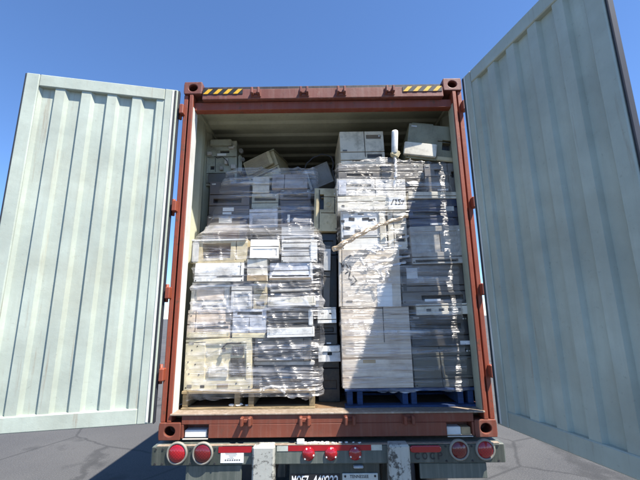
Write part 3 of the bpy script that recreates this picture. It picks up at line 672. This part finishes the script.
e = dev('printer', 'beige printer with square tan grille tipped over at the top', 'printer', 249, 284, 2.225, 2.495, .66, .42, 'beige_plastic',
    [('rin', .02, .40, .98, .98, .0), ('sh', .38), ('rec', .06, .25, .94, .32, .03)], rot=(4, -19, -16))
w_ = XAT(284, 2.36, .66)-XAT(249, 2.36, .66)
m = MB().box(-.44*w_, .40*w_, -.05, -.0006, .115, .266, bev=.006, seg=2); gp = m.build('grille_panel', 'beige_plastic', e)
m = MB()
m.box(-.40*w_, .30*w_, -.0535, -.0505, .127, .254); m.build('grille_mesh', 'grille_tan', gp)
m = MB()
for i in range(9):
    m.box(-.40*w_, .30*w_, -.0575, -.054, .130+i*.0135, .1345+i*.0135)
m.build('grille_bars', 'beige_plastic', gp)
m = MB().box(-.53*w_, .53*w_, -.012, .425, .2705, .285, bev=.005); m.build('cover', 'olive_grey_plastic', e)
dev('toner_case', 'black case lying at the back under the roof', 'case', 293, 331, 2.17, 2.40, .85, .4, 'black_plastic', [('sh', .4), ('rin', .1, .5, .8, .9, .02)], rot=(0, -16, 8), bev=.02)
e = dev('flatbed_scanner', 'grey flatbed scanner tilted on edge with white side strip', 'scanner', 309, 335, 2.115, 2.36, .54, .3, 'mid_warm_plastic', [('sv', .12), ('pan', .0, .02, .10, .98, .012, 'white_plastic', 'side_strip'), ('rin', .16, .06, .96, .94, .006)], rot=(-8, -18, -14))
cb = empty('power_cord', W(318, 168, .42)); tag(cb, 'black power cord looped over the tilted scanner at the top', 'cable')
pts = [W(x, y, yy)-cb.location for x, y, yy in ((303, 172, .47), (307, 163, .45), (314, 157, .45), (323, 154, .46), (331, 157, .45), (334, 163, .43), (332, 169, .41), (334, 177, .40), (337, 184, .39))]
P2 = []
for i in range(len(pts)-1):
    for k in range(5): P2.append(pts[i].lerp(pts[i+1], k/5)+Vector((.004*math.sin(i*2+k), 0, .004*math.cos(i+k))))
MB().tube(P2, .0065, 8).build('cord', 'rubber', cb); MB().box(*[v for q in zip(pts[-1]-Vector((.012, .012, .03)), pts[-1]+Vector((.012, .012, .012))) for v in q], bev=.004).build('plug', 'black_plastic', cb)
# centre gap
dev('printer', 'beige printer standing on end in the gap between the stacks', 'printer', 313.5, 336.5, 1.60, 2.00, .30, .4, 'beige_plastic',
    [('sv', .22, .05, .97), ('rec', .24, .50, .42, .86, .05), ('sh', .80, .3, .95), ('sh', .42, .3, .95), ('ring', .62, .62, .022, 'beige_plastic'), ('pan', .05, .03, .20, .97, .012, 'beige_plastic', 'side_cover'), ('sv', .9, .4, .8), ('btn', .6, .2, .01, 'beige_plastic')], rot=(0, 1.5, 0))
dev('computer_tower', 'black tower case at the bottom of the gap between the stacks', 'computer', 318, 340, .1725, .50, .34, .45, 'black_plastic', [('sh', .8), ('rec', .15, .3, .85, .5, .02)])
dev('printer', 'silver grey printer at knee height in the gap', 'printer', 318, 341, .502, .625, .20, .45, 'light_grey_plastic', [('sh', .62), ('rec', .42, .40, .62, .74, .06), ('pan', .02, .62, .98, .98, .016, 'white_plastic', 'top_cover')])
dev('printer', 'black printer beneath the white printer in the gap', 'printer', 319, 338, .628, .80, .24, .45, 'charcoal_plastic', [('sh', .5), ('rec', .15, .6, .8, .8, .04)])
dev('printer', 'small white printer on top of the black one in the gap', 'printer', 317, 337, .803, .915, .18, .45, 'white_plastic', [('sh', .25), ('rec', .2, .62, .34, .72, .02), ('rec', .62, .62, .76, .72, .02), ('lid', .004, .015, 'light_grey_plastic')])
dev('computer_tower', 'dark narrow case standing in the gap behind the slim grey phone unit', 'computer', 319, 337, .935, 1.59, .36, .4, 'black_plastic', [('sh', .7), ('rec', .2, .75, .8, .9, .02)])
e = dev('wall_phone', 'slim pale grey phone unit standing upright in the gap', 'phone', 322, 329.5, .935, 1.46, .25, .07, 'mid_grey_plastic', [('rin', .15, .52, .85, .95, .008), ('sh', .48)], rot=(0, 2, 0))
m = MB().box(-.035, .035, -.012, -.0006, .30, .50, bev=.008, seg=2); m.build('handset', 'light_grey_plastic', e)

# ---- right stack, left column
YR = .125
zR = [.315, .930, 1.400, 1.735, 1.862, 2.022, 2.162]
c1 = dev('carton', 'large white carton with stained lines at the bottom of the right stack', 'carton', 341, 412, zR[0], zR[1]-G, YR, .8, 'carton_stained', [('sv', .62, .55, 1), ('sh', .985, 0, .62), ('lab', .30, .30, .48, .34, 'tan_card')], bev=.004)
c2 = dev('carton', 'white carton with black marker scrawl in the right stack', 'carton', 338, 400, zR[1], zR[2]-G, YR, .8, 'carton_white', [('sv', .05), ('lab', .12, .08, .22, .10, 'mid_grey_plastic'), ('pan', .62, .0, .86, .40, .003, 'label_white', 'side_flap')], bev=.004)
c3 = dev('printer', 'white printer with black patched label in the right stack', 'printer', 341, 387, zR[2], zR[3]-G, YR+.02, .7, 'white_plastic', [('sh', .30), ('rec', .42, .70, .78, .84, .05), ('pan', .05, .36, .80, .94, .004, 'label_white', 'printed_sheet'), ('pan', .84, .1, .97, .95, .016, 'ivory_plastic', 'side_cover')])
dev('printer', 'white printer with tan edge beside the one with patched label', 'printer', 388, 407, zR[2], zR[3]-G, YR+.03, .7, 'ivory_plastic', [('sv', .3), ('sh', .7), ('rec', .4, .2, .9, .4, .05)])
c4 = dev('carton', 'low cream carton with handwritten digits in the right stack', 'carton', 337, 407, zR[3], zR[4]-G, YR-.005, .75, 'ivory_plastic', [('sh', .62, 0, .7), ('lab', .74, .02, .97, .9, 'label_white'), ('lab', .06, .25, .10, .4, 'mid_grey_plastic')], bev=.004)
dev('printer', 'light grey printer under tight film second from the top of the right stack', 'printer', 336, 406, zR[4], zR[5]-G, YR+.005, .75, 'light_grey_plastic', [('sh', .35), ('rec', .1, .55, .5, .7, .06), ('sv', .56), ('pan', .02, .05, .14, .9, .008, 'blue_grey_plastic', 'side_cover')])
dev('printer', 'wide grey printer at the top of the right stack under bright film', 'printer', 338, 424, zR[5], zR[6]-G, YR+.015, .75, 'mid_grey_plastic', [('sh', .5), ('sv', .5), ('rec', .1, .2, .4, .35, .05)])
# printed patches on the sheet and marker handwriting
def strokes(name, parent, pls, y, wd=.006, mat='ink_black'):
    m = MB(); o = parent.location
    for pl_ in pls:
        P = [W(px, py, y) for px, py in pl_]
        for a, b in zip(P[:-1], P[1:]):
            d = (b-a); n = Vector((-d.z, 0, d.x)).normalized()*wd/2; e_ = d.normalized()*wd*.35
            vs = [m.bm.verts.new(q-o+Vector((0, -.0007, 0))) for q in (a-n-e_, b-n+e_, b+n+e_, a+n-e_)]; m.bm.faces.new(vs)
    return m.build(name, mat, parent)
def z8(px, py): return (335+px/8, 235+py/8)
strokes('marker_scrawl', c2, [[z8(45, 232), z8(62, 262)], [z8(66, 238), z8(60, 285)], [z8(80, 235), z8(100, 262), z8(84, 275), z8(104, 292), z8(80, 312)], [z8(118, 165), z8(96, 188)], [z8(112, 250), z8(124, 262), z8(108, 340)], [z8(104, 350), z8(128, 362)], [z8(140, 330), z8(170, 368), z8(132, 398)]], YR, .011)
def z21(px, py): return (385+px/21.3, 190+py/21.3)
strokes('marker_digits', c4, [[z21(135, 310), z21(185, 205)], [z21(215, 215), z21(245, 215), z21(222, 305), z21(252, 305)], [z21(330, 205), z21(285, 215), z21(310, 255), z21(325, 300), z21(285, 310)], [z21(345, 240), z21(400, 235), z21(360, 310)]], YR-.0085, .009)
m = MB(); o0 = c3.location
for (px, py, w_, h_) in ((347, 228, .06, .03), (352, 219, .05, .03), (343, 221, .03, .02), (358, 231, .05, .03), (349, 236, .09, .02), (366, 219, .06, .025), (372, 220, .06, .02), (361, 214, .05, .012), (352, 213, .05, .01)):
    p = W(px, py, YR+.016)-o0; m.box(p.x-w_/2, p.x+w_/2, -.0057, -.0048, p.z-h_/2, p.z+h_/2, rot=(0, random.uniform(-8, 8), 0))
m.build('printed_blocks', 'ink_black', c3)
# ---- right stack, right column
YC = .135
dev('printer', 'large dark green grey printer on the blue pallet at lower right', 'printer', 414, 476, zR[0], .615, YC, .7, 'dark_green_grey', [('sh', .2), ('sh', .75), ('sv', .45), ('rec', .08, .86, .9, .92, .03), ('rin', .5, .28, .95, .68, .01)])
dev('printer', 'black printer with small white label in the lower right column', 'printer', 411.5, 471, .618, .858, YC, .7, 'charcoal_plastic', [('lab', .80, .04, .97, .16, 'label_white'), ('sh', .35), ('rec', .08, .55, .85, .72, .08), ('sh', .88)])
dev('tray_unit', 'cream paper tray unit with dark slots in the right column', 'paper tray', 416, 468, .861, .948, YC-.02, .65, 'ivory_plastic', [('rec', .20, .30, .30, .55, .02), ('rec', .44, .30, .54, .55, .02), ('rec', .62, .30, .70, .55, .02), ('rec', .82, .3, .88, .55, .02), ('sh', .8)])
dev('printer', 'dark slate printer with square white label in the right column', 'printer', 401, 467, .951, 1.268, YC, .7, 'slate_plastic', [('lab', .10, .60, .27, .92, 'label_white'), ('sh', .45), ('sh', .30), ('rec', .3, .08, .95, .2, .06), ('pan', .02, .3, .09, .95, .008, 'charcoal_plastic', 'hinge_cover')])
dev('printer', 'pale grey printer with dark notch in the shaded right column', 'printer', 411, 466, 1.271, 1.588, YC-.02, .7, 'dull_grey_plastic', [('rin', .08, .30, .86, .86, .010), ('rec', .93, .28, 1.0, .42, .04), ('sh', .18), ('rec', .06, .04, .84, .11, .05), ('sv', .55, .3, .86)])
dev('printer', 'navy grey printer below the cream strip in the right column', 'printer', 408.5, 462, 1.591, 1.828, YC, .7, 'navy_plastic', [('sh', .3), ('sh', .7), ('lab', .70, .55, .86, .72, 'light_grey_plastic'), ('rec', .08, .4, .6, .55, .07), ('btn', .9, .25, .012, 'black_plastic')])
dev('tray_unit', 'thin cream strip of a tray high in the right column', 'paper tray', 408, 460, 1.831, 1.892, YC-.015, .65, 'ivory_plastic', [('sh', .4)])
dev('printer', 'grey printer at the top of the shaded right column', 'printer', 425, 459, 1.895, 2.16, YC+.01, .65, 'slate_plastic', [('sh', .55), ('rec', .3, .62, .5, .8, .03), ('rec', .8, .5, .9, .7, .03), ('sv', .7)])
# top of the right stack
e = dev('office_printer', 'tall white office printer with two vent panels on top of right stack', 'printer', 340.5, 385.5, 2.165, 2.545, .27, .5, 'warm_ivory',
    [('sv', .56, .33, 1), ('sh', .46), ('sh', .25), ('vent', .60, .80, .94, .91, 4, 'grille_tan'), ('vent', .60, .30, .94, .40, 4, 'mid_grey_plastic'), ('lab', .05, .48, .15, .52, 'mid_grey_plastic'), ('rec', .25, .205, .80, .245, .04), ('pan', .0, .0, 1, .14, .006, 'black_plastic', 'base_strip')], rot=(0, -1.5, 3), bev=.010)
e = dev('laser_printer', 'big olive grey printer tilted at top right with white front cover', 'printer', 404, 452, 2.20, 2.54, .16, .5, 'olive_grey_plastic',
    [('rec', .74, .32, .92, .60, .06), ('pan', -.06, .06, .62, .42, .03, 'ivory_plastic', 'front_cover'), ('pan', .64, .0, .99, .12, .012, 'beige_plastic', 'base_strip'), ('sh', .56, .64, 1)], rot=(0, 9, -4), bev=.012)
w_ = XAT(451, 2.33, .16)-XAT(404, 2.33, .16)
m = MB().box(-.45*w_, .05*w_, .03, .4, .3405, .372, bev=.01, seg=2); m.box(.08*w_, .25*w_, .05, .4, .3405, .360, bev=.008, seg=2); m.build('top_cover', 'olive_grey_plastic', e)
# white roller tube standing at the front of the stack
pa, pb = W(394.5, 154, .075), W(397.2, 130, .075)
e = empty('roller_tube', pa); tag(e, 'white tube standing upright at the top front of the right stack', 'tube')
MB().lathe([(.001, 0), (.024, 0), (.027, .01), (.028, .20), (.026, .215), (.017, .217), (.016, .19), (.001, .19)], (0, 0, 0), 'z', 24).build('tube', 'white_plastic', e)
e.rotation_euler = (0, R(4), 0)
MB().box(-.03, .045, -.02, .03, -.03, .035, bev=.01, seg=2, rot=(0, 25, 0)).build('end_clip', 'beige_plastic', e)

# ---- rows behind, only glimpsed through gaps
for i, (xa, xb, za, zb, mt, lb) in enumerate(((-1.05, -.1, .1725, 1.75, 'mid_grey_plastic', 'dark bulk of wrapped machines behind the left stack'), (.0, 1.05, .1725, 1.95, 'charcoal_plastic', 'dark bulk of wrapped machines behind the right stack'))):
    e = empty('machine_bulk', ((xa+xb)/2, 1.25, za)); tag(e, lb, 'machines'); w_ = xb-xa
    fill(e, w_, zb-za, .9, mt, [('sh', .25), ('sh', .5), ('sh', .75), ('sv', .5)])

# ---------------------------------------------------------------- stretch film
def lerp_tab(t, z):
    if z <= t[0][0]: return t[0][1]
    for (a, va), (b, vb) in zip(t[:-1], t[1:]):
        if z <= b:
            k = (z-a)/(b-a); k = k*k*(3-2*k)*.5+k*.5; return va+(vb-va)*k
    return t[-1][1]
def film(name, label, z0, z1, xl, xr, yf, mat, seed, amp=.012, nz=170, nx=150, side=.4):
    bm = bmesh.new(); rows = []
    for j in range(nz+1):
        z = z0+(z1-z0)*j/nz
        a, b, y = lerp_tab(xl, z), lerp_tab(xr, z), lerp_tab(yf, z)
        P = [Vector((a+.03, y+side, 0)), Vector((a+.002, y+.10, 0)), Vector((a+.02, y+.02, 0)), Vector((a+.09, y, 0)), Vector((b-.09, y, 0)), Vector((b-.02, y+.02, 0)), Vector((b-.002, y+.10, 0)), Vector((b-.03, y+.13, 0))]
        L = [0]
        for p, q in zip(P[:-1], P[1:]): L.append(L[-1]+(q-p).length)
        row = []
        for i in range(nx+1):
            s = L[-1]*i/nx; k = 0
            while k < len(P)-2 and s > L[k+1]: k += 1
            p = P[k].lerp(P[k+1], (s-L[k])/(L[k+1]-L[k]+1e-9))
            n1 = noise.noise(Vector((p.x*2.2+seed, p.y*2, z*3.2)))
            n2 = noise.noise(Vector((p.x*1.2+seed*3, p.y*2, (z+.12*p.x)*30)))
            n3 = 1-abs(noise.noise(Vector((p.x*1.6+seed*5, p.y*3, (z-.25*p.x)*15))))*2
            n4 = 1-abs(noise.noise(Vector(((p.x+.5*z)*9+seed*7, p.y*3, (z-.5*p.x)*3))))*2
            n5 = noise.noise(Vector((p.x*1.8+seed, p.y*3, (z+.05*p.x)*70)))
            off = amp*(n1*.8+n2*.5+max(0, n3)**3*1.0+max(0, n4)**4*.9+n5*.3)
            dirv = Vector((-1, 0, 0)) if k <= 1 else Vector((1, 0, 0)) if k >= 5 else Vector((0, -1, 0))
            p = p+dirv*(off+.004); zz = z+(.004*n1 if 0 < j < nz else .05*n1+.02*n4)
            row.append(bm.verts.new((p.x, p.y, zz)))
        rows.append(row)
    for j in range(nz):
        for i in range(nx):
            f = bm.faces.new((rows[j][i], rows[j][i+1], rows[j+1][i+1], rows[j+1][i])); f.smooth = True
    me = bpy.data.meshes.new(name); bm.to_mesh(me); bm.free(); me.materials.append(M[mat])
    o = bpy.data.objects.new(name, me); col.objects.link(o); tag(o, label, 'stretch film'); return o
film('stretch_film', 'crinkled clear stretch film wrapped round the left stack', .26, 2.235,
     [(.26, -1.085), (1.0, -1.09), (1.5, -1.10), (1.62, -1.09), (2.0, -1.0), (2.235, -.95)], [(.26, -.035), (1.45, -.02), (1.6, -.04), (2.235, -.05)],
     [(.26, .085), (1.45, .085), (1.53, .12), (1.64, .30), (1.80, .40), (2.10, .405), (2.235, .425)], 'film_clear', 3.1, .014)
film('stretch_film', 'tight glossy stretch film wound round the right stack', .30, 2.16,
     [(.30, .13), (2.2, .105)], [(.30, 1.095), (1.2, 1.10), (2.2, 1.09)], [(.30, .085), (2.1, .085), (2.2, .11)], 'film_tight', 8.4, .010)
# torn glossy shreds of film in the middle of the right stack
def ribbon(pts, wd, seed, name, mat, parent=None, tw=.45, jit=.004):
    bm = bmesh.new(); rows = []; n = 26
    for i in range(n+1):
        t = i/n*(len(pts)-1); k = min(int(t), len(pts)-2); p = Vector(pts[k]).lerp(Vector(pts[k+1]), t-k)
        d = (Vector(pts[k+1])-Vector(pts[k])).normalized(); a = tw*noise.noise(Vector((t*1.6+seed, 0, 0)))*2
        s = d.cross(Vector((0, 1, 0))).normalized()*math.cos(a)+Vector((0, 1, 0))*math.sin(a)
        p = p+Vector((noise.noise(Vector((t*5, seed, 0))), noise.noise(Vector((t*5, seed, 4)))*.8, noise.noise(Vector((t*5, seed, 9)))))*jit
        w_ = wd*(.55+.6*abs(noise.noise(Vector((t*4, seed*2, 3)))))
        rows.append([bm.verts.new(p+s*w_*q+Vector((0, -.25*w_*(1-4*q*q), 0))) for q in (-.5, -.2, .15, .5)])
    for i in range(n):
        for k in range(3): f = bm.faces.new((rows[i][k], rows[i][k+1], rows[i+1][k+1], rows[i+1][k])); f.smooth = True
    me = bpy.data.meshes.new(name); bm.to_mesh(me); bm.free(); me.materials.append(M[mat])
    o = bpy.data.objects.new(name, me); col.objects.link(o)
    if parent: o.parent = parent
    return o
shr = empty('torn_film', W(378, 270, .08)); tag(shr, 'bright torn shreds of film bunched below the twisted strand', 'stretch film')
for i, (a, b, wd) in enumerate((((366, 248), (376, 254), .030), ((374, 244), (384, 250), .032), ((360, 258), (364, 265), .028), ((371, 251), (402, 246), .02), ((368, 266), (402, 257), .026), ((380, 270), (384, 281), .026), ((386, 270), (390, 281), .028), ((365, 272), (368, 268), .02),
                                ((376, 270), (406, 262), .02), ((376, 262), (410, 256), .018), ((372, 268), (380, 274), .025), ((385, 243), (409, 236), .02))):
    p, q = W(*a, .076), W(*b, .076); o = ribbon([p-shr.location, (p+q)/2-shr.location+Vector((0, -.006, .004)), q-shr.location], wd*1.35, i*3.7, 'shred', 'film_white', shr)
# twisted strand
pts = []; rad = []
A, B = W(333, 250, .055), W(408, 216, .075)
for i in range(41):
    t = i/40; p = A.lerp(B, t)+Vector((0, -.012*math.sin(t*3.14), .03*math.sin(t*3.14))); pts.append(p+Vector((0, .006*math.sin(t*40), .006*math.cos(t*40)))); rad.append(.022*(1-.45*t)*(1+.25*noise.noise(Vector((t*14, 2, 0)))))
o = MB().tube(pts, rad, 10).build('twisted_strand', 'film_tan'); tag(o, 'thick tan twisted strand of wrap slanting across the right stack', 'wrap strand')
o = ribbon([W(395, 157, .062), W(396, 172, .068), W(394.5, 188, .07)], .04, 2.2, 'film_tail', 'film_white', tw=.3); tag(o, 'pale vertical tail of film hanging below the white tube', 'stretch film')
# scraps
def scrap(px, py, y, s, label, sx=1.6):
    p = W(px, py, y); bm = bmesh.new(); bmesh.ops.create_icosphere(bm, subdivisions=2, radius=s)
    for v in bm.verts: v.co *= 1+.6*noise.noise(v.co*(1.6/s)+Vector((px, 0, 0))); v.co.x *= sx; v.co.z *= .6
    zmin = min(v.co.z for v in bm.verts)
    me = bpy.data.meshes.new('film_scrap'); bm.to_mesh(me); bm.free(); me.materials.append(M['debris_white'])
    o = bpy.data.objects.new('film_scrap', me); col.objects.link(o); o.location = p; tag(o, label, 'scrap'); return o, zmin
for px, s, lb in ((232, .016, 'crumpled white scrap at left on the wooden pallet lower board'), (239, .018, 'largest white scrap on the wooden pallet lower board'), (247, .011, 'tiny white scrap at right on the wooden pallet lower board')):
    o, zm = scrap(px, 402, .145, s, lb); o.location.z = .1725+.0185-zm
o = ribbon([W(262, 389, .075), W(272, 386.5, .07), W(279, 388, .068), W(285, 393, .07)], .035, 5.5, 'torn_flap', 'film_white', tw=.5); tag(o, 'torn white film flap hanging over the wooden pallet edge', 'scrap')
m = MB()
for k in range(46):
    x = random.choice((random.uniform(-.18, .0), random.uniform(-.2, .24))); s = random.uniform(.003, .008)
    m.box(x-s, x+s*1.5, -.05+random.random()*.02, -.05+random.random()*.02+s*2+.004, -.0165, -.0165+s, rot=(0, 0, random.uniform(0, 90)))
o = m.build('crumbs', 'debris_white'); tag(o, 'white crumbs of debris scattered along the trailer crossbeam', 'debris', kind='stuff')
o = MB().box(-.218, -.165, -.056, -.022, -.0165, .012, bev=.004).build('foam_block', 'debris_white'); tag(o, 'small white block lying on the trailer crossbeam', 'scrap')
